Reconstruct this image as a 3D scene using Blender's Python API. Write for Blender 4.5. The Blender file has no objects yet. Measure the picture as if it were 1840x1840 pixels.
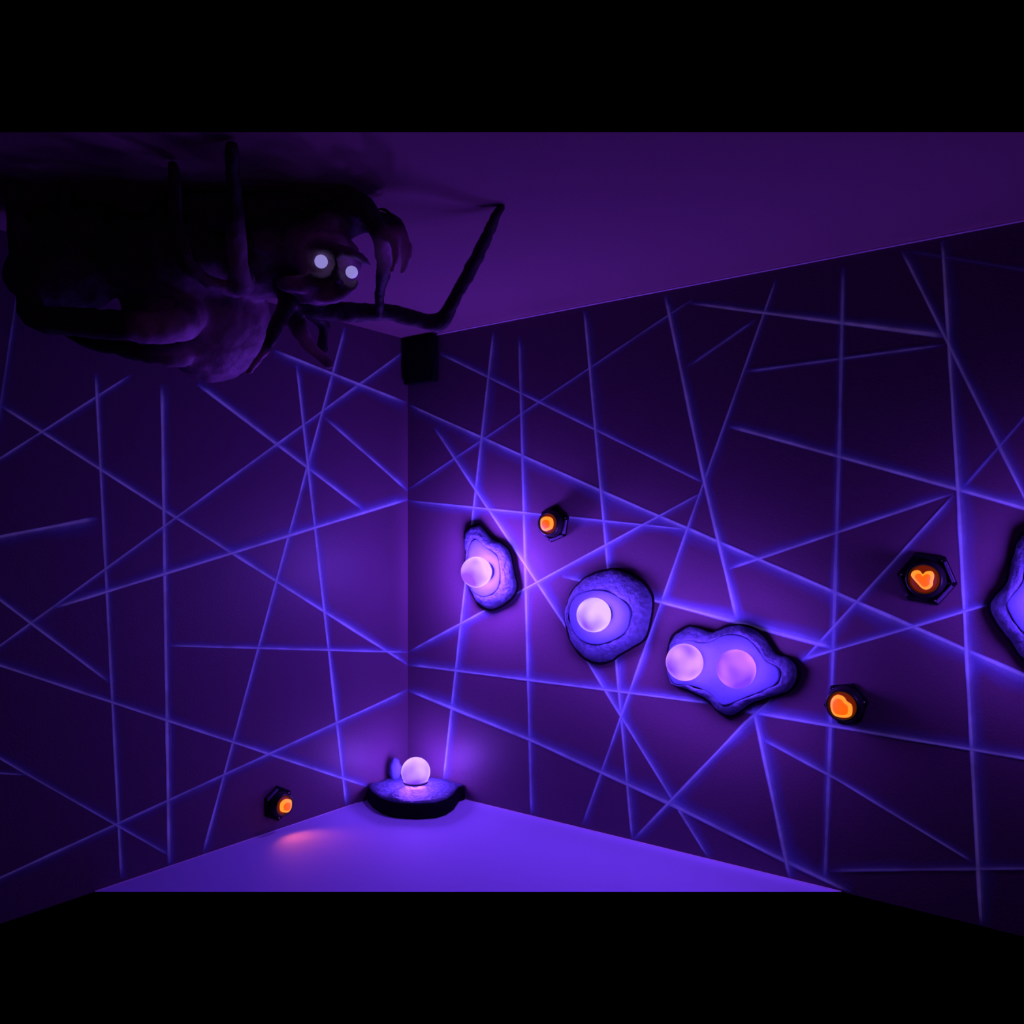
import bpy, bmesh, math, random
from mathutils import Vector, noise, Matrix

# ---------------------------------------------------------------- camera, world, exposure
S = bpy.context.scene
COL = S.collection
F, CX, HY = 1509.0, 920.0, 966.0           # focal length in px (1840 frame), centre column, horizon row
CAM_Z, CEIL_Z = 1.28, 2.30
cam_data = bpy.data.cameras.new('camera')
cam_data.sensor_width = 36.0
cam_data.lens = F / 1840.0 * 36.0
cam_data.shift_y = 46.0 / 1840.0
cam_data.clip_start = 0.05
cam = bpy.data.objects.new('camera', cam_data)
COL.objects.link(cam)
cam.location = (0, 0, CAM_Z)
cam.rotation_euler = (math.radians(90), 0, 0)
S.camera = cam

w = bpy.data.worlds.new('world')
S.world = w
w.use_nodes = True
w.node_tree.nodes['Background'].inputs[0].default_value = (0.25, 0.08, 1.0, 1)
w.node_tree.nodes['Background'].inputs[1].default_value = 0.0

S.view_settings.view_transform = 'Standard'
S.view_settings.look = 'None'
S.view_settings.gamma = 1.0
S.view_settings.use_curve_mapping = False
S.view_settings.exposure = 0.0

GLOBE_COL = (0.22, 0.055, 1.0)
ADDED_WASH_COL = (0.22, 0.055, 1.0)
def point(loc, energy, color, radius):
    d = bpy.data.lights.new('lamp_light', 'POINT')
    d.energy = energy; d.color = color; d.shadow_soft_size = radius; d.use_soft_falloff = False
    o = bpy.data.objects.new('lamp_light', d)
    COL.objects.link(o); o.location = loc
    return o
# blacklight tube high up in the part of the room behind the camera
d = bpy.data.lights.new('blacklight_tube', 'AREA')
d.shape = 'RECTANGLE'; d.size = 1.4; d.size_y = 0.25
d.energy = 1.3; d.color = (0.60, 0.13, 1.0)
o = bpy.data.objects.new('blacklight_tube', d); COL.objects.link(o)
o.location = (0.2, -0.5, 1.7)
o.rotation_euler = (Vector((-0.3, 3.2, 0.55)) - o.location).to_track_quat('-Z', 'Y').to_euler()

# ---------------------------------------------------------------- geometry of the room
EYE = Vector((0, 0, CAM_Z))
C = Vector((-0.5366, 4.33, 0))
UR, NR = Vector((0.8, -0.6, 0)), Vector((-0.6, -0.8, 0))     # right wall: along, normal
UL, NL = Vector((-0.6, -0.8, 0)), Vector((0.8, -0.6, 0))     # left wall
def ray(px, py): return Vector(((px - CX) / F, 1.0, (HY - py) / F))
def on_plane(px, py, p0, n):
    r = ray(px, py); return EYE + r * ((p0 - EYE).dot(n) / r.dot(n))
def on_right(px, py, off=0): return on_plane(px, py, C + NR * off, NR)
def on_left(px, py, off=0): return on_plane(px, py, C + NL * off, NL)
def on_z(px, py, z): return on_plane(px, py, Vector((0, 0, z)), Vector((0, 0, 1)))
def at(px, py, depth): return EYE + ray(px, py) * depth

# ---------------------------------------------------------------- materials
def mat(name, color, rough=0.8, spec=0.3, bump=0.0, bscale=40.0, var=0.0, emit=None, estr=0.0):
    m = bpy.data.materials.new(name); m.use_nodes = True
    nt = m.node_tree; b = nt.nodes['Principled BSDF']
    b.inputs['Base Color'].default_value = (*color, 1)
    b.inputs['Roughness'].default_value = rough
    b.inputs['Specular IOR Level'].default_value = spec
    if emit:
        b.inputs['Emission Color'].default_value = (*emit, 1)
        b.inputs['Emission Strength'].default_value = estr
    if bump or var:
        tc = nt.nodes.new('ShaderNodeTexCoord')
        n = nt.nodes.new('ShaderNodeTexNoise'); n.inputs['Scale'].default_value = bscale
        n.inputs['Detail'].default_value = 6
        nt.links.new(tc.outputs['Object'], n.inputs['Vector'])
        if bump:
            bp = nt.nodes.new('ShaderNodeBump'); bp.inputs['Strength'].default_value = bump
            bp.inputs['Distance'].default_value = 0.01
            nt.links.new(n.outputs['Fac'], bp.inputs['Height']); nt.links.new(bp.outputs['Normal'], b.inputs['Normal'])
        if var:
            mx = nt.nodes.new('ShaderNodeMix'); mx.data_type = 'RGBA'
            mx.inputs[6].default_value = (*[c * (1 - var) for c in color], 1)
            mx.inputs[7].default_value = (*[min(1, c * (1 + var)) for c in color], 1)
            nt.links.new(n.outputs['Fac'], mx.inputs[0]); nt.links.new(mx.outputs[2], b.inputs['Base Color'])
    return m
M_WALL = mat('black_wall_paint', (0.145, 0.078, 0.125), 0.45, 0.25, 0.10, 120, 0.15)
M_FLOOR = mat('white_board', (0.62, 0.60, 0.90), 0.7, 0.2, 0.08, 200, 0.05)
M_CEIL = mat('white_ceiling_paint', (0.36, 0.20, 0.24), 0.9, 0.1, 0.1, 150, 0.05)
M_TRIM = mat('pale_edge_bead', (0.85, 0.75, 0.85), 0.6, 0.3)
M_ROCK = mat('carved_grey_foam', (0.10, 0.12, 0.26), 0.6, 0.5, 1.0, 50, 0.75)
M_FACE = mat('smooth_grey_foam', (0.125, 0.17, 0.40), 0.7, 0.3, 0.12, 60, 0.1)
M_BLACK = mat('black_foam_and_shade', (0.008, 0.007, 0.010), 0.9, 0.1, 0.5, 60)  # black parts, and the shade built around the rocks
M_BLACKGLOSS = mat('black_plastic', (0.012, 0.010, 0.014), 0.35, 0.5)
M_CLEAR = mat('smoky_acrylic', (0.16, 0.13, 0.24), 0.25, 0.6, 0.1, 60)
M_SKIN = mat('creature_grey_rubber', (0.17, 0.10, 0.14), 0.6, 0.35, 0.6, 28, 0.45)
def lit_zones(m):  # lightens the skin where light falls, painted into the base colour
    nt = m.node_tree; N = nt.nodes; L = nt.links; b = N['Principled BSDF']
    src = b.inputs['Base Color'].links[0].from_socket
    a = N.new('ShaderNodeAttribute'); a.attribute_name = 'lit_tone'
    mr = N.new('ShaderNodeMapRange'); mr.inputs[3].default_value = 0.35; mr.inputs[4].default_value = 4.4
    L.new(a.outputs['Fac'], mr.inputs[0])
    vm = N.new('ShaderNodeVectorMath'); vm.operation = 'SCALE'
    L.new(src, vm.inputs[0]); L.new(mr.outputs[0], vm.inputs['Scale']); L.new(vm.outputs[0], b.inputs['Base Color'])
lit_zones(M_SKIN)
M_HAIR = mat('creature_black_hair', (0.006, 0.005, 0.008), 0.8, 0.2, 0.5, 90)
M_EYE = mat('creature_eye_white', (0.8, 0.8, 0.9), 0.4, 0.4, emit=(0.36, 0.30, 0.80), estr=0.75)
M_SCREW = mat('bright_screw', (0.9, 0.85, 0.95), 0.2, 0.8, emit=None)
M_LENS = mat('lamp_red_rim', (0.05, 0.01, 0.005), 0.4, 0.4, emit=(0.50, 0.03, 0.0), estr=0.28)
M_CORE = mat('lamp_orange_glare', (0.3, 0.1, 0.02), 0.5, 0.4, emit=(1.0, 0.27, 0.02), estr=1.25)
M_HEART = mat('lamp_deep_orange', (0.3, 0.08, 0.01), 0.5, 0.4, emit=(1.0, 0.12, 0.0), estr=1.0)

def stripe_mat():
    m = bpy.data.materials.new('airbrushed_line_paint'); m.use_nodes = True
    nt = m.node_tree; N = nt.nodes; L = nt.links
    b = N['Principled BSDF']; out = N['Material Output']
    b.inputs['Roughness'].default_value = 0.8; b.inputs['Specular IOR Level'].default_value = 0.1
    b.inputs['Base Color'].default_value = (0.50, 0.42, 0.95, 1)
    at_ = N.new('ShaderNodeAttribute'); at_.attribute_name = 'cover'
    tc = N.new('ShaderNodeTexCoord')
    n = N.new('ShaderNodeTexNoise'); n.inputs['Scale'].default_value = 9; n.inputs['Detail'].default_value = 3
    L.new(tc.outputs['Object'], n.inputs['Vector'])
    mr = N.new('ShaderNodeMapRange'); mr.inputs[1].default_value = 0.3; mr.inputs[2].default_value = 0.7
    mr.inputs[3].default_value = 0.65; mr.inputs[4].default_value = 1.15
    L.new(n.outputs['Fac'], mr.inputs[0])
    mu = N.new('ShaderNodeMath'); mu.operation = 'MULTIPLY'; mu.use_clamp = True
    L.new(at_.outputs['Fac'], mu.inputs[0]); L.new(mr.outputs[0], mu.inputs[1])
    tr = N.new('ShaderNodeBsdfTransparent'); mx = N.new('ShaderNodeMixShader')
    L.new(mu.outputs[0], mx.inputs[0]); L.new(tr.outputs[0], mx.inputs[1]); L.new(b.outputs[0], mx.inputs[2])
    L.new(mx.outputs[0], out.inputs['Surface'])
    cr = N.new('ShaderNodeMix'); cr.data_type = 'RGBA'
    cr.inputs[6].default_value = (0.16, 0.25, 0.90, 1); cr.inputs[7].default_value = (0.52, 0.78, 0.80, 1)
    L.new(at_.outputs['Fac'], cr.inputs[0]); L.new(cr.outputs[2], b.inputs['Base Color'])
    # UV-reactive paint: the same faint fluorescence everywhere
    b.inputs['Emission Color'].default_value = (0.62, 0.34, 1.0, 1); pe = N.new('ShaderNodeMath'); pe.operation = 'POWER'; pe.inputs[1].default_value = 2.0; L.new(at_.outputs['Fac'], pe.inputs[0])
    ps = N.new('ShaderNodeMath'); ps.operation = 'MULTIPLY'; ps.inputs[1].default_value = 0.04; L.new(pe.outputs[0], ps.inputs[0])
    L.new(ps.outputs[0], b.inputs['Emission Strength'])
    return m
M_STRIPE = stripe_mat()

def globe_mat(seed, warm):
    """milky globe lit from within: uneven pink and violet glow of the lamp inside"""
    m = bpy.data.materials.new('glowing_globe'); m.use_nodes = True
    nt = m.node_tree; N = nt.nodes; L = nt.links
    b = N['Principled BSDF']
    b.inputs['Base Color'].default_value = (0.01, 0.01, 0.02, 1); b.inputs['Roughness'].default_value = 0.3
    tc = N.new('ShaderNodeTexCoord')
    mp = N.new('ShaderNodeMapping'); mp.inputs['Location'].default_value = (seed * 3.1, seed * 1.7, 0)
    n = N.new('ShaderNodeTexNoise'); n.inputs['Scale'].default_value = 9; n.inputs['Detail'].default_value = 1.2
    n.inputs['Roughness'].default_value = 0.45
    L.new(tc.outputs['Object'], mp.inputs[0]); L.new(mp.outputs[0], n.inputs['Vector'])
    cr = N.new('ShaderNodeValToRGB')
    cr.color_ramp.elements[0].position = 0.34 - 0.1 * (warm - 0.5); cr.color_ramp.elements[0].color = (0.22, 0.045, 0.85, 1)
    cr.color_ramp.elements[1].position = 0.80 - 0.2 * warm; cr.color_ramp.elements[1].color = (0.95, 0.22 + 0.40 * warm, 0.98, 1)
    L.new(n.outputs['Fac'], cr.inputs[0]); L.new(cr.outputs[0], b.inputs['Emission Color'])
    b.inputs['Emission Strength'].default_value = 0.85
    b.inputs['Specular IOR Level'].default_value = 0.0; b.inputs['Roughness'].default_value = 1.0
    # the bulb sits to the right inside the globe; the glass rim is brighter
    sp = N.new('ShaderNodeSeparateXYZ'); L.new(tc.outputs['Object'], sp.inputs[0])
    m1 = N.new('ShaderNodeMath'); m1.operation = 'MULTIPLY_ADD'; m1.inputs[1].default_value = 2.6 * warm; L.new(sp.outputs[0], m1.inputs[0]); L.new(n.outputs['Fac'], m1.inputs[2])
    lw = N.new('ShaderNodeLayerWeight'); lw.inputs['Blend'].default_value = 0.25
    pw = N.new('ShaderNodeMath'); pw.operation = 'POWER'; pw.inputs[1].default_value = 3.0; L.new(lw.outputs['Facing'], pw.inputs[0])
    m2_ = N.new('ShaderNodeMath'); m2_.operation = 'MULTIPLY_ADD'; m2_.inputs[1].default_value = 0.4; L.new(pw.outputs[0], m2_.inputs[0]); L.new(m1.outputs[0], m2_.inputs[2])
    L.new(m2_.outputs[0], cr.inputs[0])
    return m

# ---------------------------------------------------------------- helpers
def link_mesh(name, verts, faces, m, parent=None, smooth=False):
    me = bpy.data.meshes.new(name); me.from_pydata([tuple(v) for v in verts], [], faces); me.update()
    if m: me.materials.append(m)
    if smooth:
        for p in me.polygons: p.use_smooth = True
    ob = bpy.data.objects.new(name, me); COL.objects.link(ob)
    if parent: put(ob, parent)
    return ob
def put(ob, parent):
    ob.parent = parent
    ob.matrix_parent_inverse = Matrix.Translation(-Vector(parent.location))
def bm_obj(name, bm, m, parent=None, smooth=True):
    bmesh.ops.recalc_face_normals(bm, faces=bm.faces)
    me = bpy.data.meshes.new(name); bm.to_mesh(me); bm.free()
    me.materials.append(m)
    if smooth:
        for p in me.polygons: p.use_smooth = True
    ob = bpy.data.objects.new(name, me); COL.objects.link(ob)
    if parent: put(ob, parent)
    return ob
def thing(name, loc, label, cat, group=None):
    o = bpy.data.objects.new(name, None); COL.objects.link(o); o.location = loc
    o.empty_display_size = 0.05
    o['label'] = label; o['category'] = cat
    if group: o['group'] = group
    return o

# ---------------------------------------------------------------- shell
T = 0.05
def slab(name, pts, thick_dir, m, back=Vector((0, 0, 0))):
    """polygon extruded by thick_dir"""
    n = len(pts); v = [p.copy() for p in pts] + [p + thick_dir + (back if i else Vector((0, 0, 0))) for i, p in enumerate(pts)]
    f = [list(range(n)), list(range(2 * n - 1, n - 1, -1))] + [[i, (i + 1) % n, n + (i + 1) % n, n + i] for i in range(n)]
    ob = link_mesh(name, v, f, m)
    ob['kind'] = 'structure'
    return ob
LLEN, RLEN = 3.2, 4.0
wall_right = slab('wall_right', [C, C + UR * RLEN, C + UR * RLEN + Vector((0, 0, CEIL_Z)), C + Vector((0, 0, CEIL_Z))], -NR * T, M_WALL)
wall_left = slab('wall_left', [C, C + UL * LLEN, C + UL * LLEN + Vector((0, 0, CEIL_Z)), C + Vector((0, 0, CEIL_Z))], -NL * T, M_WALL)
def wl(y): t = (C.y - y) / 0.8; return C.x - 0.6 * t
def wr(y): t = (C.y - y) / 0.6; return C.x + 0.8 * t
YF = CAM_Z * F / (1602.5 - HY)          # made-up front edge: the floor is cut off here, black below
YC = (CEIL_Z - CAM_Z) * F / (HY - 237.5)  # ceiling likewise cut off, black above
floor = slab('floor', [C.copy(), Vector((wl(YF), YF, 0)), Vector((wr(YF), YF, 0))], Vector((0, 0, -0.03)), M_FLOOR, Vector((0, .12, 0)))
yc = max(YC, 1.95)
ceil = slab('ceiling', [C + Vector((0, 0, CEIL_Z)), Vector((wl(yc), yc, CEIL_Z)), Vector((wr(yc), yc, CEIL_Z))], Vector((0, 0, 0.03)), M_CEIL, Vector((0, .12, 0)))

def bead(name, a, b, n, r=0.004):
    d = (b - a).normalized(); up = Vector((0, 0, 1))
    v = []; k = 6
    for p in (a, b):
        for i in range(k):
            t = 2 * math.pi * i / k; v.append(p + n * (r * math.cos(t)) + up * (r * math.sin(t)))
    f = [[i, (i + 1) % k, k + (i + 1) % k, k + i] for i in range(k)] + [list(range(k)), list(range(2 * k - 1, k - 1, -1))]
    ob = link_mesh(name, v, f, M_TRIM); ob['kind'] = 'structure'
bead('trim_1', C + Vector((0, 0, CEIL_Z - 0.003)) + UR * 0.15 + NR * .003, C + Vector((0, 0, CEIL_Z - 0.003)) + UR * 3.2 + NR * .003, NR, 0.0035)
bead('trim_2', C + Vector((0, 0, 0.001)) + UR * 0.35 + NR * .002, Vector((wr(YF), YF, 0.001)) + NR * .002, NR, 0.0025)
bead('trim_3', C + Vector((0, 0, 0.001)) + UL * 0.35 + NL * .002, Vector((wl(YF), YF, 0.001)) + NL * .002, NL, 0.0025)

# ---------------------------------------------------------------- airbrushed lines on the walls
# each: photo pixels of the masked (crisp) edge, line width px, soft side: direction in the picture of the overspray
random.seed(4)
layer = [0]
def stripe(wall, pts, wpx, side, soft=3.0, strength=1.0, w2=None):
    proj, n = (on_right, NR) if wall is wall_right else (on_left, NL)
    layer[0] += 1
    off = 0.0005 + 0.00003 * layer[0]
    w2 = w2 or wpx
    sd = {'u': (0, -1), 'd': (0, 1), 'l': (-1, 0), 'r': (1, 0), 'b': (0, 0)}[side]
    # lines that leave the picture go on along the wall
    pts = [tuple(p) for p in pts]
    for e, q in ((0, 1), (-1, -2)):
        a, b = pts[e], pts[q]
        if a[0] >= 1850 or a[0] <= -8:
            X = 2150 if a[0] >= 1850 else -170
            pts[e] = (X, a[1] + (a[1] - b[1]) * (X - a[0]) / (a[0] - b[0]))
    # resample the path
    path = []; tot = 0
    for i in range(len(pts) - 1):
        a, b = Vector(pts[i]), Vector(pts[i + 1]); L = (b - a).length; k = max(2, int(L / 22))
        for j in range(k): path.append(a + (b - a) * j / k)
    path.append(Vector(pts[-1]))
    V, Fc, A = [], [], []
    K = len(path); ph = random.uniform(0, 50)
    for i, p in enumerate(path):
        q = path[min(i + 1, K - 1)] - path[max(i - 1, 0)]
        q.normalize(); nn = Vector((-q.y, q.x))
        if sd != (0, 0) and nn.dot(Vector(sd)) < 0: nn = -nn
        t = i / (K - 1)
        wv = (wpx + (w2 - wpx) * t) * (1.0 + 0.35 * noise.noise(Vector((ph + t * K * 0.28, 0, 0))))
        sf = soft * (1.0 + 0.6 * noise.noise(Vector((ph + 9 + t * K * 0.2, 3, 0))))
        end = min(1.0, min(i, K - 1 - i) / 1.5 + 0.25)
        if side == 'b': prof = [(-1.6, 0), (-0.6, .5), (-0.3, 1), (0.3, 1), (0.6, .5), (1.7, 0)]
        else: prof = [(-0.75, 0), (-0.35, 0.95), (0.15, 1.0), (0.55, 0.55), (1.0 + 0.3 * sf, .2), (1.2 + sf, 0)]
        for s, a in prof:
            P = p + nn * (s * wv * 0.74)
            X = proj(P.x, P.y, off)
            X.z = min(max(X.z, 0.004), CEIL_Z - 0.006)
            V.append(X); A.append(a * end * strength)
    c = 6
    for i in range(K - 1):
        for j in range(c - 1):
            Fc.append([i * c + j, i * c + j + 1, (i + 1) * c + j + 1, (i + 1) * c + j])
    # keep the paint on its own wall
    uu = UR if wall is wall_right else UL
    V2 = []
    for X in V:
        s = (X - C).dot(uu)
        if s < 0.004: X = X + uu * (0.004 - s)
        V2.append(X)
    ob = link_mesh('painted_line', V2, Fc, M_STRIPE)
    at_ = ob.data.attributes.new('cover', 'FLOAT', 'POINT')
    at_.data.foreach_set('value', A)
    put(ob, wall)

LW, RW = wall_left, wall_right
for a in [
    ([(32, 520), (0, 735), (-8, 790)], 6, 'r', 2.0, .6),
    ([(0, 728), (313, 928), (733, 1194)], 6, 'u', 2.5, 1),
    ([(-8, 829), (236, 673)], 5, 'd', 2.5, .9),
    ([(172, 670), (218, 1578)], 6.5, 'r', 1.5, .9),
    ([(291, 690), (304, 1556)], 7.5, 'r', 1.5, 1),
    ([(-8, 966), (176, 931)], 6, 'd', 3.5, 1, 9),
    ([(355, 690), (655, 918)], 8, 'u', 2.0, 1, 5),
    ([(725, 633), (-8, 1166)], 5, 'd', 2.5, .9),
    ([(620, 588), (365, 1532)], 5, 'r', 2.2, .95),
    ([(492, 630), (730, 724)], 6, 'd', 2.5, 1),
    ([(533, 655), (622, 1448)], 5.5, 'r', 1.8, .95),
    ([(583, 750), (733, 882)], 5, 'u', 1.8, .95),
    ([(733, 897), (95, 1093)], 6, 'u', 3.0, 1),
    ([(300, 1160), (733, 1172)], 4.5, 'u', 2.5, .9),
    ([(-8, 1072), (198, 1227)], 6, 'u', 2.5, .95),
    ([(-8, 1193), (660, 1413)], 5.5, 'u', 3.0, .95),
    ([(733, 1240), (-8, 1581)], 5, 'd', 3.0, .85),
    ([(-8, 1358), (45, 1389), (310, 1540)], 5.5, 'u', 3.0, .8),
    ([(-8, 1389), (50, 1393)], 4.5, 'u', 2.0, .8),
]: stripe(LW, *a)
for a in [
    ([(733, 727), (1088, 886), (1480, 1056), (1850, 1218)], 5, 'd', 3.5, .95, 11),
    ([(733, 880), (1245, 537)], 4, 'd', 2.0, .7),
    ([(790, 635), (1265, 868)], 5, 'u', 2.5, .85),
    ([(887, 592), (848, 940), (797, 1402)], 5, 'r', 3.5, .9),
    ([(933, 605), (955, 1467)], 5.5, 'r', 2.0, .8),
    ([(1050, 558), (1092, 1020), (1136, 1510)], 5.5, 'r', 3.0, .95),
    ([(780, 768), (1010, 1115), (1113, 1282), (1275, 1545)], 5, 'r', 3.5, .9, 6),
    ([(733, 900), (1240, 952)], 4.5, 'd', 3.5, .85),
    ([(733, 1172), (1262, 885)], 4.5, 'd', 3.5, .9),
    ([(1395, 500), (1258, 885), (1047, 1482)], 5, 'r', 2.5, .85),
    ([(1195, 530), (1265, 865), (1325, 1118)], 7, 'r', 2.2, .95),
    ([(1240, 545), (1370, 562), (1700, 604)], 5, 'u', 1.5, 1, 12),
    ([(1235, 660), (1360, 573)], 5, 'b', 1.0, .7),
    ([(1340, 668), (1695, 620)], 5, 'b', 1.0, .75),
    ([(1310, 766), (1720, 879), (1850, 916)], 7, 'u', 2.5, 1, 9),
    ([(1515, 480), (1508, 800), (1497, 1165), (1482, 1585)], 8, 'b', 1.0, .75),
    ([(1693, 432), (1722, 890), (1763, 1665)], 8, 'r', 3.0, .95, 10),
    ([(1620, 450), (1705, 620), (1850, 912)], 7, 'r', 2.5, .9, 9),
    ([(1635, 452), (1850, 487)], 5, 'b', 1.0, .35),
    ([(1728, 880), (1850, 740)], 5, 'b', 1.0, .6),
    ([(1712, 887), (1310, 1022)], 6, 'u', 2.5, .9),
    ([(1714, 890), (1440, 1190)], 6, 'd', 2.5, .85),
    ([(1010, 1035), (1180, 1080), (1500, 1165)], 5.5, 'u', 3.2, 1, 9),
    ([(1780, 1085), (1435, 1187)], 6, 'u', 2.0, .85),
    ([(733, 1194), (1280, 1264)], 5, 'u', 3.5, .9),
    ([(1330, 1276), (1480, 1302), (1850, 1364)], 7, 'u', 3.0, .9),
    ([(733, 1240), (950, 1328), (1210, 1447), (1380, 1532), (1530, 1604)], 7, 'u', 3.0, .9, 9),
    ([(1395, 1250), (1340, 1298), (1137, 1510)], 6, 'd', 3.5, .9),
    ([(1353, 1270), (1420, 1582)], 7, 'r', 3.0, .95, 9),
    ([(1370, 1328), (1507, 1402), (1750, 1550)], 7, 'u', 2.0, .85, 5),
    ([(1490, 1564), (1850, 1560)], 7, 'u', 2.5, .7),
]: stripe(RW, *a)

# ---------------------------------------------------------------- globe lamps on carved foam rocks
def resample(poly, n):
    pts = [Vector(p) for p in poly]; m = len(pts)
    # smooth closed curve (Catmull-Rom), starting at the ray straight right of the centroid
    c = sum(pts, Vector((0, 0))) / m
    k0 = min(range(m), key=lambda i: abs(math.atan2((pts[i] - c).y, (pts[i] - c).x)))
    pts = pts[k0:] + pts[:k0]
    dense = []
    for i in range(m):
        p0, p1, p2, p3 = pts[i - 1], pts[i], pts[(i + 1) % m], pts[(i + 2) % m]
        for j in range(12):
            t = j / 12
            dense.append(0.5 * ((2 * p1) + (p2 - p0) * t + (2 * p0 - 5 * p1 + 4 * p2 - p3) * t * t + (3 * p1 - p0 - 3 * p2 + p3) * t ** 3))
    L = [0]
    for i in range(len(dense)): L.append(L[-1] + (dense[(i + 1) % len(dense)] - dense[i]).length)
    out = []; j = 0
    for i in range(n):
        s = L[-1] * i / n
        while L[j + 1] < s: j += 1
        f = (s - L[j]) / max(1e-6, L[j + 1] - L[j])
        out.append(dense[j].lerp(dense[(j + 1) % len(dense)], f))
    return out
def scale_poly(p, s):
    c = sum(p, Vector((0, 0))) / len(p)
    return [c + (q - c) * s for q in p]

def loft(name, rings, m, parent, rough=0.0, seed=0, cap=True, smooth=True):
    """rings: list of lists of 3D points; capped at the last ring towards its centre"""
    bm = bmesh.new(); R = []
    for k, r in enumerate(rings):
        row = []
        for p in r:
            q = p.copy()
            if rough and 0 < k: q += Vector([noise.noise(p * 14 + Vector((seed, i * 7.7, 0))) for i in range(3)]) * rough \
                + Vector([noise.noise(p * 42 + Vector((seed, i * 7.7, 5))) for i in range(3)]) * rough * 0.5
            row.append(bm.verts.new(q))
        R.append(row)
    n = len(rings[0])
    for k in range(len(R) - 1):
        for i in range(n):
            bm.faces.new([R[k][i], R[k][(i + 1) % n], R[k + 1][(i + 1) % n], R[k + 1][i]])
    if cap:
        last = rings[-1]; c = sum(last, Vector()) / n
        cv = bm.verts.new(c)
        for i in range(n): bm.faces.new([R[-1][i], R[-1][(i + 1) % n], cv])
    bm.faces.new(R[0])
    return bm_obj(name, bm, m, parent, smooth)

def sphere(name, c, r, m, parent, seg=40, squash=None):
    bm = bmesh.new(); bmesh.ops.create_uvsphere(bm, u_segments=seg, v_segments=seg // 2, radius=r)
    for f in bm.verts: f.co = Vector(f.co)
    me = bpy.data.meshes.new(name); bm.to_mesh(me); bm.free(); me.materials.append(m)
    for p in me.polygons: p.use_smooth = True
    ob = bpy.data.objects.new(name, me); COL.objects.link(ob)
    ob.location = c
    if squash:
        ob.rotation_euler = squash[0].to_track_quat('Z', 'Y').to_euler(); ob.scale = (1, 1, squash[1])
    if parent: put(ob, parent)
    return ob
def ring(name, c, axis, R, r, m, parent, seg=40, k=8):
    axis = axis.normalized(); a = axis.orthogonal().normalized(); b = axis.cross(a)
    bm = bmesh.new(); rows = []
    for i in range(seg):
        t = 2 * math.pi * i / seg; d = a * math.cos(t) + b * math.sin(t)
        rows.append([bm.verts.new(c + d * (R + r * math.cos(2 * math.pi * j / k)) + axis * (r * math.sin(2 * math.pi * j / k))) for j in range(k)])
    for i in range(seg):
        for j in range(k):
            bm.faces.new([rows[i][j], rows[(i + 1) % seg][j], rows[(i + 1) % seg][(j + 1) % k], rows[i][(j + 1) % k]])
    return bm_obj(name, bm, m, parent)

POWER = 14
def rock_lamp(label, base, front, h, globes, seed, power=1.0, cat='wall lamp', room=0.5):
    N = 90
    b2 = resample(base, N); f2 = resample(front, N)
    # align the two outlines by angle about the front's centre
    cf = sum(f2, Vector((0, 0))) / N
    B = lambda off, s=1.0: [on_right(p.x, p.y, off) for p in scale_poly(b2, s)]
    Fp = [on_right(p.x, p.y, h) for p in f2]
    c0 = sum(B(0), Vector()) / N
    root = thing('globe_wall_lamp', c0, label, cat, 'globe lamps on carved foam rocks')
    loft('shadow_backing', [B(0.0005), B(0.012), B(0.022, .97)], M_BLACK, root, 0.003, seed)  # black plate added to stand in for the shadow around the rock
    b0 = [on_right(p.x, p.y, 0.02) for p in scale_poly(b2, .95)]
    rings = [b0]
    for t, e in ((.18, .02), (.4, .10), (.62, .30), (.80, .55), (.93, .82)):
        # profile: bulging shoulder between base outline and face outline
        rings.append([b0[i].lerp(Fp[i], e) + NR * ((t - e) * (h - 0.02)) for i in range(N)])
    loft('rock_body', rings + [[p - NR * .006 for p in Fp]], M_ROCK, root, 0.008, seed, cap=False)
    cF = sum(Fp, Vector()) / N
    loft('front_face', [[p - NR * .010 for p in Fp], [p.lerp(cF, -.012) - NR * .003 for p in Fp], [p.lerp(cF, .03) for p in Fp], [p.lerp(cF, .3) + NR * .003 for p in Fp], [p.lerp(cF, .7) + NR * .004 for p in Fp]], M_FACE, root, 0.0022, seed + 3)
    for gi, (gx, gy, gr, warm) in enumerate(globes):
        P = on_right(gx, gy, h + 0.03); r = gr / F * P.y
        P = on_right(gx, gy, h + 1.15 * r)
        g = sphere('globe', P, r, globe_mat(seed + gi, warm), root, 48)
        cyl = lambda o, s: [P - NR * o + (UR * math.cos(2 * math.pi * i / 32) + Vector((0, 0, 1)) * math.sin(2 * math.pi * i / 32)) * (r * s) for i in range(32)]
        loft('socket', [cyl(1.3 * r, .62), cyl(.95 * r, .60), cyl(.72 * r, .66), cyl(.62 * r, .70)], M_BLACKGLOSS, root)
        point(P, POWER * power * room, GLOBE_COL, r * 1.04)
        # added unseen spot at the globe, brightens the wall behind it
        sd = bpy.data.lights.new('lamp_light', 'SPOT'); sd.energy = POWER * power * 1.3; sd.color = ADDED_WASH_COL
        sd.spot_size = math.radians(180); sd.spot_blend = .35; sd.shadow_soft_size = r * 1.04; sd.use_soft_falloff = False
        so = bpy.data.objects.new('lamp_light', sd); COL.objects.link(so); so.location = P
        so.rotation_euler = (-NR).to_track_quat('-Z', 'Y').to_euler()
    return root

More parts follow.
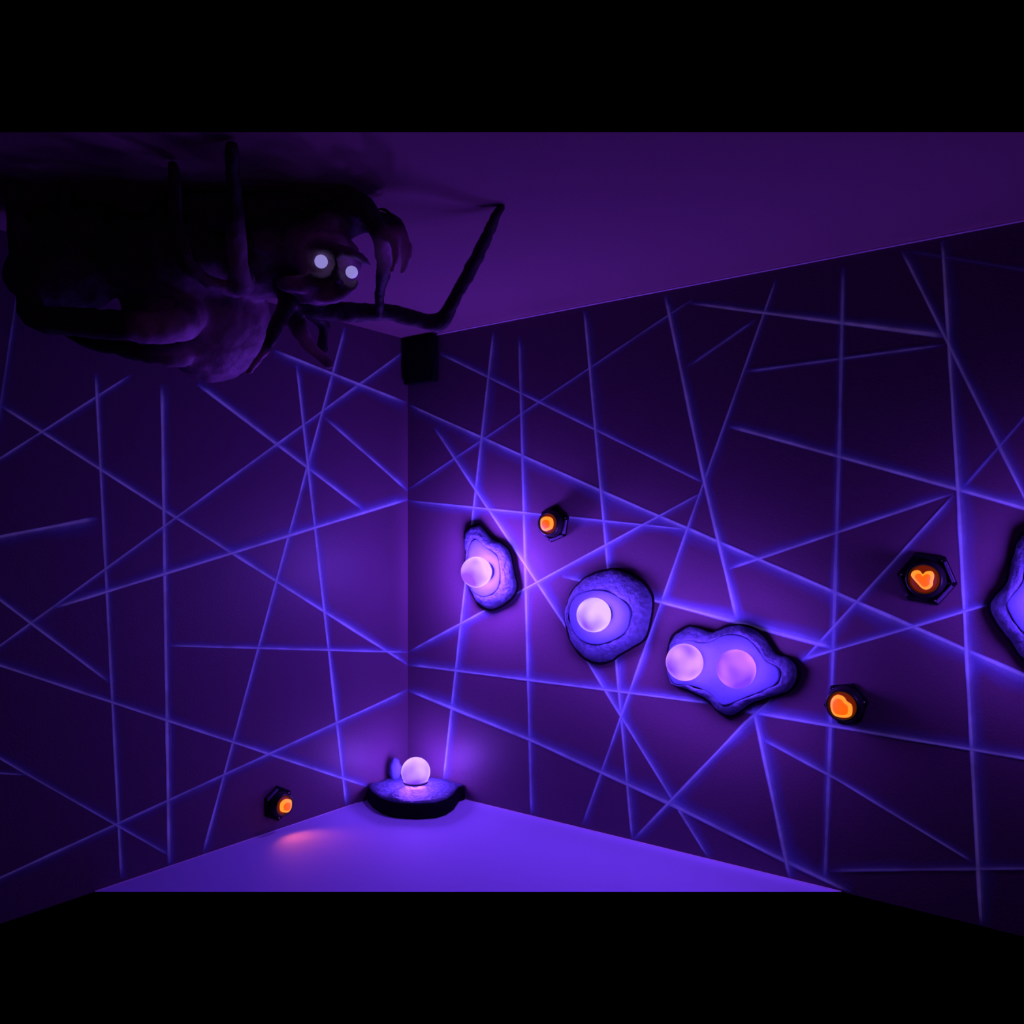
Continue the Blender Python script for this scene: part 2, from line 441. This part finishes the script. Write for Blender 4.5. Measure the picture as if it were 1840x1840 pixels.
rock_lamp('globe lamp on the small pear-shaped foam rock nearest the room corner',
    [(836, 990), (835, 955), (858, 940), (872, 952), (885, 966), (905, 976), (918, 990), (923, 1012), (928, 1035), (931, 1055), (924, 1074), (905, 1090), (882, 1098), (862, 1090), (850, 1072), (842, 1055), (838, 1022)],
    [(839, 1010), (842, 985), (850, 970), (860, 972), (875, 985), (893, 1000), (897, 1020), (897, 1045), (890, 1062), (870, 1072), (852, 1066), (842, 1050), (838, 1030)],
    0.055, [(856, 1028, 27.3, 0.9)], 1, 1.6, room=0.85)
rock_lamp('globe lamp on the round foam rock, middle of the row on the right wall',
    [(1014, 1105), (1024, 1066), (1043, 1043), (1062, 1030), (1084, 1023), (1110, 1021), (1136, 1030), (1160, 1046), (1174, 1069), (1175, 1095), (1172, 1116), (1163, 1147), (1142, 1163), (1116, 1178), (1100, 1189), (1079, 1195), (1058, 1190), (1040, 1176), (1022, 1150), (1016, 1126)],
    [(1022, 1105), (1030, 1078), (1052, 1064), (1084, 1062), (1112, 1074), (1129, 1090), (1132, 1108), (1126, 1132), (1106, 1148), (1075, 1158), (1048, 1152), (1030, 1134)],
    0.06, [(1067, 1105, 30.5, 1.0)], 2, 0.9)
rock_lamp('twin globe lamp on the wide lobed foam rock, right wall',
    [(1204, 1147), (1215, 1134), (1236, 1123), (1257, 1126), (1277, 1134), (1288, 1131), (1303, 1123), (1327, 1121), (1350, 1125), (1371, 1136), (1387, 1157), (1400, 1174), (1423, 1181), (1437, 1197), (1439, 1215), (1429, 1236), (1403, 1251), (1371, 1259), (1345, 1270), (1327, 1285), (1309, 1290), (1290, 1280), (1275, 1264), (1251, 1249), (1220, 1236), (1204, 1225), (1198, 1204), (1198, 1173)],
    [(1202, 1168), (1215, 1155), (1236, 1150), (1259, 1156), (1280, 1152), (1298, 1143), (1322, 1141), (1345, 1150), (1363, 1170), (1377, 1189), (1395, 1199), (1401, 1212), (1395, 1228), (1371, 1241), (1345, 1251), (1314, 1264), (1296, 1266), (1280, 1249), (1257, 1236), (1230, 1230), (1210, 1228), (1199, 1202)],
    0.06, [(1230, 1190, 32.6, 0.45), (1323, 1202, 34, 0.1)], 3, 0.55)
rock_lamp('foam rock with globe lamp, cut off by the right edge of the picture',
    [(1840, 952), (1825, 975), (1812, 1010), (1805, 1045), (1780, 1073), (1773, 1092), (1785, 1120), (1810, 1152), (1836, 1188), (1870, 1215), (1930, 1215), (1985, 1170), (2005, 1090), (1985, 1000), (1930, 945), (1880, 935)],
    [(1848, 1010), (1836, 1050), (1812, 1078), (1809, 1090), (1824, 1118), (1845, 1142), (1880, 1165), (1925, 1160), (1955, 1120), (1958, 1060), (1930, 1005), (1885, 990)],
    0.06, [(1896, 1085, 38, 0.6)], 5, 0.75)

# ---- the corner rock: a low quarter-round foam ledge on the floor with a globe on top
def corner_lamp():
    root = thing('globe_corner_lamp', on_z(750, 1455, 0), 'globe lamp on dark-sided rounded foam base on the floor in the room corner', 'lamp', 'globe lamps on carved foam rocks')
    outer = [(660, 1442), (668, 1452), (682, 1462), (700, 1469), (720, 1472.5), (752, 1474), (784, 1472), (803, 1466), (817, 1456), (827, 1441)]
    P = [on_z(x, y, 0) for x, y in outer]
    # dense
    D = []
    for i in range(len(P) - 1):
        for j in range(6): D.append(P[i].lerp(P[i + 1], j / 6))
    D.append(P[-1])
    lf = lambda s: C + UL * s + NL * 0.004; rf = lambda s: C + UR * s + NR * 0.004
    sl = (D[0] - C).dot(UL); sr = (D[-1] - C).dot(UR)
    back = [rf(sr * (1 - i / 8)) for i in range(8)] + [lf(sl * i / 8) for i in range(8)]
    O = [d + (C - d) * 0.012 for d in D] + back
    for p in O:                                # stay off the walls
        for n in (NL, NR):
            s = (p - C).dot(n)
            if s < 0.004: p += n * (0.004 - s)
    cen = C + (UL + UR).normalized() * 0.25
    up = Vector((0, 0, 1)); H = 0.075
    ring_at = lambda s, z, wob=0: [cen + (p - cen) * s + up * (z + wob * noise.noise(p * 9)) for p in O]
    b = loft('base_block', [ring_at(.985, 0.001), ring_at(1, .012), ring_at(1, .035), ring_at(.99, H - .012), ring_at(.975, H - .006)], M_BLACK, root, 0.0, 7)  # side coloured black for its unlit shade
    loft('rock_top', [ring_at(.97, H - .006), ring_at(.965, H, .006), ring_at(.90, H + .006, .012), ring_at(.72, H + .010, .016), ring_at(.5, H + .012, .012), ring_at(.2, H + .010, .01)], M_ROCK, root, 0.004, 9)
    G = at(747, 1387, 4.03); r = 26 / F * G.y
    sphere('globe', G, r, globe_mat(8, 0.85), root, 48)
    ring('collar', G - up * r * .7, up, r * .76, .007, M_BLACKGLOSS, root)
    # upright foam knob behind the globe
    k0 = on_z(709, 1405, H); k0 = C + (k0 - C) * 0.8
    kp = at(710, 1383, k0.y)
    bm = bmesh.new(); bmesh.ops.create_icosphere(bm, subdivisions=3, radius=1)
    for v in bm.verts:
        d = v.co.copy(); q = 1 + .18 * noise.noise(d * 2.2)
        v.co = Vector((d.x * .030, d.y * .022, d.z * .058)) * q + kp
        v.co.z = max(v.co.z, H + 0.001)
    bm_obj('foam_knob', bm, M_FACE, root)
    point(G, POWER * 0.55, GLOBE_COL, r * 1.04)
corner_lamp()

# ---------------------------------------------------------------- orange lamps
def orange_lamp(label, wall, px, py, r_px, plate, core, heart, power=0.25, tilt=0.0, proj_h=0.07, rims=(0, 3, 4)):
    proj, n, u = (on_right, NR, UR) if wall is wall_right else (on_left, NL, UL)
    F0 = proj(px, py, proj_h); R = r_px / F * F0.y
    base = F0 - n * proj_h
    root = thing('orange_lamp', base, label, 'wall lamp', 'small orange lamps')
    up = Vector((0, 0, 1))
    def disc(c, rad, k=28, rot=0): return [c + (u * math.cos(rot + 2 * math.pi * i / k) + up * math.sin(rot + 2 * math.pi * i / k)) * rad for i in range(k)]
    # hexagonal backing plate with a raised smoky rim
    pr = plate / F * F0.y
    hx = lambda rad, o: disc(base + n * o, rad, 6, tilt)
    loft('mounting_plate', [hx(pr, .001), hx(pr, .008), hx(pr * .96, .010)], M_BLACK, root, smooth=False)
    bm = bmesh.new()
    A_, B_, C_, D_ = [[bm.verts.new(p) for p in hx(rr, oo)] for rr, oo in ((pr, .009), (pr * 1.0, .022), (pr * .9, .022), (pr * .9, .009))]
    bm.free()
    # acrylic lips left standing on some sides of the plate
    for i in rims:
        j = (i + 1) % 6; bm = bmesh.new()
        a0, a1 = hx(pr * .97, .009)[i], hx(pr * .97, .009)[j]
        b0, b1 = a0.lerp(a1, .08), a0.lerp(a1, .86); inn = (base - (a0 + a1) / 2).normalized() * pr * .13
        for q0, q1 in ((b0, b1),):
            v = [bm.verts.new(p) for p in (q0, q1, q1 + inn, q0 + inn, q0 + n * .016, q1 + n * .011, q1 + inn * .7 + n * .011, q0 + inn * .7 + n * .016)]
            for f in ((0, 1, 2, 3), (4, 5, 6, 7), (0, 1, 5, 4), (1, 2, 6, 5), (2, 3, 7, 6), (3, 0, 4, 7)): bm.faces.new([v[q] for q in f])
        bm_obj('plate_lip', bm, M_CLEAR, root, smooth=False)
    # barrel with a hood lip
    cyl = [disc(base + n * .009, R * 1.45), disc(base + n * (proj_h * .5), R * 1.42), disc(base + n * (proj_h - .012), R * 1.28), disc(base + n * (proj_h + .004), R * 1.25),
           disc(base + n * (proj_h + .004), R * 1.06), disc(base + n * (proj_h - .008), R * 1.04)]
    loft('barrel', cyl, M_BLACKGLOSS, root, cap=True)
    for s in (0, 2, 4):
        a = tilt + s * math.pi / 3
        sp = base + (u * math.cos(a) + up * math.sin(a)) * pr * .82 + n * .012
        sphere('screw', sp, .0035, M_SCREW, root, 10)
    # lens: dark red dome, irregular core and heart shapes imitate overexposed glare
    sphere('lens', base + n * (proj_h - .006), R * 1.03, M_LENS, root, 28, (n, .35))
    def patch(name, shape, sc, o, m):
        pts = resample([(x, y) for x, y in shape], 36)
        ring_ = lambda s, oo: [base + n * (proj_h + oo) + (u * (p.x * s) + up * (-p.y * s)) * R * sc for p in pts]
        loft(name, [ring_(1, o), ring_(1, o + .010), ring_(.8, o + .013)], m, root)
    patch('glare_core', core, 1, .006, M_CORE)
    patch('glare_centre', heart, 1, .0135, M_HEART)
    sd = bpy.data.lights.new('lamp_light', 'SPOT'); sd.energy = power; sd.color = (1.0, 0.14, 0.03)
    sd.spot_size = math.radians(120); sd.spot_blend = .8; sd.shadow_soft_size = .02
    so = bpy.data.objects.new('lamp_light', sd); COL.objects.link(so); so.location = base + n * (proj_h + .03)
    so.rotation_euler = (n - up * .8).to_track_quat('-Z', 'Y').to_euler()
ROUND = [(math.cos(a) * r, math.sin(a) * r) for a, r in [(i * math.pi / 5, .78 + .05 * math.sin(i * 2.3)) for i in range(10)]]
RH = [(x * .60 + .04, y * .60 + .05) for x, y in ROUND]
HEART = [(-.02, -.38), (.2, -.60), (.58, -.62), (.74, -.3), (.66, .1), (.62, .45), (.30, .74), (-.05, .66), (-.38, .30), (-.62, .02), (-.82, -.30), (-.66, -.62), (-.28, -.66)]
HH = [(x * .68 + .03, y * .68 + .03) for x, y in HEART]
ARROW = [(-.15, -.85), (.2, -.72), (.42, -.42), (.75, -.2), (.82, .25), (.7, .7), (.2, .85), (-.4, .8), (-.68, .5), (-.78, 0), (-.7, -.45), (-.45, -.78)]
AH = [(x * .72 - .02, y * .72 + .02) for x, y in ARROW]
orange_lamp('orange lamp on the right wall above the two left foam rocks', RW, 985, 941, 17, 34, ROUND, RH, .10, 0.35, .05, (3, 4, 5))
orange_lamp('orange lamp on its bigger tilted plate, rightmost on the right wall', RW, 1660, 1041, 24, 51, HEART, HH, .12, 0.9, .05, (2, 4, 5))
orange_lamp('orange lamp low on the right wall, right of the twin-globe foam rock', RW, 1513, 1268, 23, 40, ARROW, AH, .12, 0.2, .055, (2,))
orange_lamp('orange lamp at the foot of the left wall just above the white floor', LW, 511, 1447, 15.5, 32, [(x, y) for x, y in ROUND], RH, 1.3, 0.5, .05, (0,))

# ---------------------------------------------------------------- black speaker box at the top of the corner
def corner_box():
    p0 = on_right(733, 606); p1 = on_right(790, 680)
    s1 = (p1 - C).dot(UR); z1 = CEIL_Z - 0.012; z0 = on_right(760, 690).z
    root = thing('corner_speaker', C + UR * s1 * .5 + Vector((0, 0, z0)), 'small black box mounted in the room corner right under the ceiling', 'speaker')
    a = C + UR * 0.012 + NR * 0.006
    def box(name, s0, s1, d0, d1, z0, z1, m, bev=.004):
        bm = bmesh.new()
        q = [C + UR * s + NR * d + Vector((0, 0, z)) for z in (z0, z1) for s, d in ((s0, d0), (s1, d0), (s1, d1), (s0, d1))]
        v = [bm.verts.new(p) for p in q]
        for f in ((0, 1, 2, 3), (4, 5, 6, 7), (0, 1, 5, 4), (1, 2, 6, 5), (2, 3, 7, 6), (3, 0, 4, 7)): bm.faces.new([v[i] for i in f])
        bmesh.ops.bevel(bm, geom=bm.edges[:], offset=bev, segments=2, affect='EDGES')
        return bm_obj(name, bm, m, root, False)
    box('cabinet', 0.015, s1, 0.006, 0.05, z0, z1, M_BLACK)
    box('grille', 0.03, s1 - .015, 0.0485, 0.056, z0 + .015, z1 - .015, M_BLACK, .002)
corner_box()

# ---------------------------------------------------------------- the creature crawling under the ceiling
def creature():
    root = thing('spider_creature', at(470, 430, 2.65), 'dark many-legged creature with a humanlike face and white eyes clinging under the ceiling', 'monster figure')
    bm = bmesh.new()
    def blob(c, sx, sy, sz, rz=0.0, rx=0.0, ry=0.0):
        M = Matrix.Translation(c) @ Matrix.Rotation(rz, 4, 'Z') @ Matrix.Rotation(ry, 4, 'Y') @ Matrix.Rotation(rx, 4, 'X') @ Matrix.Diagonal((sx, sy, sz, 1))
        bmesh.ops.create_icosphere(bm, subdivisions=4, radius=1, matrix=M)
    def tube(pts, k=12):
        # pts: (px,py,depth,radius m); smooth tapered limb with rounded ends
        P = [(at(a, b, c), r) for a, b, c, r in pts]
        dense = []
        for i in range(len(P) - 1):
            p0 = P[max(i - 1, 0)][0]; p1 = P[i][0]; p2 = P[i + 1][0]; p3 = P[min(i + 2, len(P) - 1)][0]
            for j in range(8):
                t = j / 8
                q = 0.5 * ((2 * p1) + (p2 - p0) * t + (2 * p0 - 5 * p1 + 4 * p2 - p3) * t * t + (3 * p1 - p0 - 3 * p2 + p3) * t ** 3)
                q = q.lerp(p1.lerp(p2, t), .45)
                dense.append((q, P[i][1] + (P[i + 1][1] - P[i][1]) * t))
        dense.append(P[-1])
        rows = []; a = None
        for i, (p, r) in enumerate(dense):
            d = (dense[min(i + 1, len(dense) - 1)][0] - dense[max(i - 1, 0)][0]).normalized()
            if a is None: a = d.orthogonal().normalized()
            a = (a - d * a.dot(d)).normalized(); b = d.cross(a)
            rows.append([bm.verts.new(p + (a * math.cos(2 * math.pi * j / k) + b * math.sin(2 * math.pi * j / k)) * r) for j in range(k)])
        for i in range(len(rows) - 1):
            for j in range(k): bm.faces.new([rows[i][j], rows[i][(j + 1) % k], rows[i + 1][(j + 1) % k], rows[i + 1][j]])
        bm.faces.new(rows[0][::-1]); bm.faces.new(rows[-1])
        for e in (0, -1):
            bmesh.ops.create_icosphere(bm, subdivisions=2, radius=dense[e][1] * 1.0, matrix=Matrix.Translation(dense[e][0]))
    # trunk
    blob(at(395, 590, 2.75), .150, .16, .185, 0, 0, math.radians(35))        # hanging belly
    blob(at(320, 560, 2.75), .17, .17, .15)
    blob(at(300, 470, 2.62), .26, .19, .13, 0, 0, math.radians(6))           # back / abdomen
    blob(at(160, 440, 2.62), .22, .17, .12)
    blob(at(110, 500, 2.58), .16, .15, .10)
    blob(at(470, 470, 2.62), .15, .13, .11, 0, 0, math.radians(-10))         # shoulders
    blob(at(520, 440, 2.55), .13, .12, .085)                                 # neck
    # head
    hd = 2.50
    blob(at(588, 462, hd), .100, .105, .082, 0, 0, math.radians(12))         # skull
    blob(at(600, 405, hd + .02), .085, .09, .045, 0, 0, math.radians(-8))    # forehead bump
    tube([(545, 438, hd - .075, .014), (580, 446, hd - .110, .017), (615, 450, hd - .118, .018), (645, 461, hd - .10, .015), (662, 474, hd - .07, .010)])  # brow
    tube([(505, 508, hd - .02, .022), (545, 512, hd - .075, .026), (580, 500, hd - .105, .023), (592, 488, hd - .11, .012)])   # cheek
    tube([(600, 470, hd - .115, .012), (604, 488, hd - .135, .016), (606, 500, hd - .135, .017)])   # nose
    tube([(560, 532, hd - .04, .022), (590, 532, hd - .085, .024), (620, 522, hd - .10, .022), (638, 505, hd - .085, .012)])  # upper jaw
    blob(at(608, 508, hd - .02), .048, .075, .036)                           # jaw side
    blob(at(575, 520, hd + .02), .075, .08, .045)
    tube([(540, 540, hd, .016), (575, 543, hd - .04, .014), (600, 540, hd - .04, .008)])  # lower jaw
    blob(at(400, 395, 2.58), .22, .15, .085)                                 # added mass, fills in the dark shade above the back
    blob(at(510, 385, 2.58), .14, .13, .08)
    # legs: photo positions with their own depths; feet reach the ceiling
    dz = lambda py: (CEIL_Z - CAM_Z) * F / (HY - py)
    tube([(520, 530, 2.60, .040), (600, 560, 2.66, .036), (700, 562, 2.74, .028), (786, 582, 2.80, .030), (815, 540, 2.76, .026), (860, 455, 2.68, .022), (896, 378, dz(372) - .01, .018), (903, 372, dz(372) - .005, .014)])
    tube([(560, 430, 2.62, .045), (620, 375, 2.50, .040), (655, 372, 2.45, .034), (682, 420, 2.46, .030), (690, 480, 2.52, .022), (682, 530, 2.62, .019), (680, 565, 2.68, .017)])
    tube([(640, 400, 2.55, .032), (700, 398, 2.50, .030), (724, 430, 2.48, .024), (730, 462, 2.47, .018), (722, 490, 2.47, .012)])
    tube([(690, 410, 2.52, .022), (708, 430, 2.44, .017), (712, 462, 2.42, .014), (704, 486, 2.42, .009)])
    tube([(515, 548, 2.58, .030), (497, 585, 2.52, .022), (476, 630, 2.48, .018), (448, 668, 2.46, .014)])
    tube([(520, 540, 2.66, .032), (535, 585, 2.66, .027), (552, 618, 2.64, .024), (592, 656, 2.62, .015)])
    tube([(560, 560, 2.78, .026), (582, 585, 2.84, .022), (578, 632, 2.86, .021)])
    tube([(440, 500, 2.46, .030), (434, 515, 2.38, .034), (424, 440, 2.30, .029), (420, 340, 2.22, .022), (416, 262, dz(252) - .01, .018)])
    tube([(425, 522, 2.42, .026), (380, 508, 2.36, .022), (332, 470, 2.32, .024), (318, 400, 2.30, .021), (312, 300, dz(290) - .01, .018)])
    tube([(350, 560, 2.60, .050), (318, 588, 2.46, .050), (230, 585, 2.44, .044), (130, 578, 2.46, .042), (62, 570, 2.48, .040), (45, 500, 2.48, .034), (30, 400, 2.45, .028), (22, 332, dz(325) - .01, .022)])
    tube([(350, 600, 2.70, .044), (325, 640, 2.62, .036), (250, 632, 2.62, .030), (160, 612, 2.66, .026), (90, 560, 2.62, .024), (110, 420, 2.50, .02), (120, 330, dz(325) - .01, .018)])
    me = bpy.data.meshes.new('tmp'); bm.to_mesh(me); bm.free()
    tmp = bpy.data.objects.new('tmp', me); COL.objects.link(tmp)
    r = tmp.modifiers.new('r', 'REMESH'); r.mode = 'VOXEL'; r.voxel_size = 0.011
    s = tmp.modifiers.new('s', 'SMOOTH'); s.factor = .5; s.iterations = 5
    bpy.context.view_layer.update()
    dg = bpy.context.evaluated_depsgraph_get()
    m2 = bpy.data.meshes.new_from_object(tmp.evaluated_get(dg))
    bpy.data.objects.remove(tmp)
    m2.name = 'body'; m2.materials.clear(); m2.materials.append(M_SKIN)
    # wrinkled skin, and keep everything under the ceiling; eye sockets pressed in
    e1, e2 = at(577, 471, 2.36), at(632, 489, 2.37)
    nrm = [v.normal.copy() for v in m2.vertices]
    for v in m2.vertices:
        co = v.co.copy()
        amp = .006 * noise.noise(co * 14) + .004 * noise.noise(co * 34)
        co = co + nrm[v.index] * amp
        for e in (e1, e2):
            d = Vector((co.x - e.x, 0, co.z - e.z)).length
            if d < .040 and co.y < 2.50:
                tgt = 2.425
                k = (1 - (d / .040) ** 2)
                if co.y < tgt: co.y += (tgt - co.y) * k
        co.z = min(co.z, CEIL_Z - .002)
        v.co = co
    for p in m2.polygons: p.use_smooth = True
    pa = m2.attributes.new('lit_tone', 'FLOAT', 'POINT')
    zones = [(at(588, 480, 2.42), .17), (at(400, 600, 2.65), .26, .6), (at(432, 470, 2.38), .16, .5), (at(575, 630, 2.66), .10), (at(455, 655, 2.46), .07), (at(718, 460, 2.45), .10), (at(300, 600, 2.45), .12)]  # painted lit spots on face, belly, legs and feet
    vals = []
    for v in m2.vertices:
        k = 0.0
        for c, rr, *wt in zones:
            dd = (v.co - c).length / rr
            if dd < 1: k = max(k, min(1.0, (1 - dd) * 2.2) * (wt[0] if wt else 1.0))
        k *= min(1.0, min((v.co - e1).length, (v.co - e2).length) / .10) ** 2.5  # painted shade: skin darkens towards the eye sockets
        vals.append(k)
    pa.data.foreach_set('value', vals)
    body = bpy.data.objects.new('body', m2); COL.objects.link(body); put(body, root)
    for px, py, rr, dd in ((577, 470, 11.0, 2.395), (632, 489, 10.2, 2.40)):
        c = at(px, py, dd); sphere('eye', c, rr / F * dd * 1.08, M_EYE, root, 24)
    # hair: a mat of overlapping black locks over the skull and nape
    random.seed(11)
    hb = bmesh.new()
    for i in range(60):
        t = i / 59
        sx = 520 + 150 * random.random(); sy = 385 + 22 * random.random() - 10
        a = at(sx, sy, 2.47 + .12 * random.random())
        ln = random.uniform(.05, .13); dirx = (sx - 580) / 90.0
        tip = a + Vector((dirx * .05 + random.uniform(-.02, .02), random.uniform(-.02, .05), .02 - ln * (.25 if 560 < sx < 640 else .6)))
        mid = a.lerp(tip, .5) + Vector((0, -.015, .03))
        k = 6; rows = []
        for j in range(6):
            u_ = j / 5; p = a * (1 - u_) ** 2 + mid * 2 * u_ * (1 - u_) + tip * u_ ** 2; rad = .014 * (1 - u_) + .002
            rows.append([hb.verts.new(p + Vector((math.cos(2 * math.pi * q / k) * rad, math.sin(2 * math.pi * q / k) * rad, .4 * rad * math.sin(2 * math.pi * q / k + 1)))) for q in range(k)])
        for j in range(5):
            for q in range(k): hb.faces.new([rows[j][q], rows[j][(q + 1) % k], rows[j + 1][(q + 1) % k], rows[j + 1][q]])
    for v in hb.verts: v.co.z = min(v.co.z, CEIL_Z - .004)
    hair = bm_obj('hair', hb, M_HAIR, root)
creature()
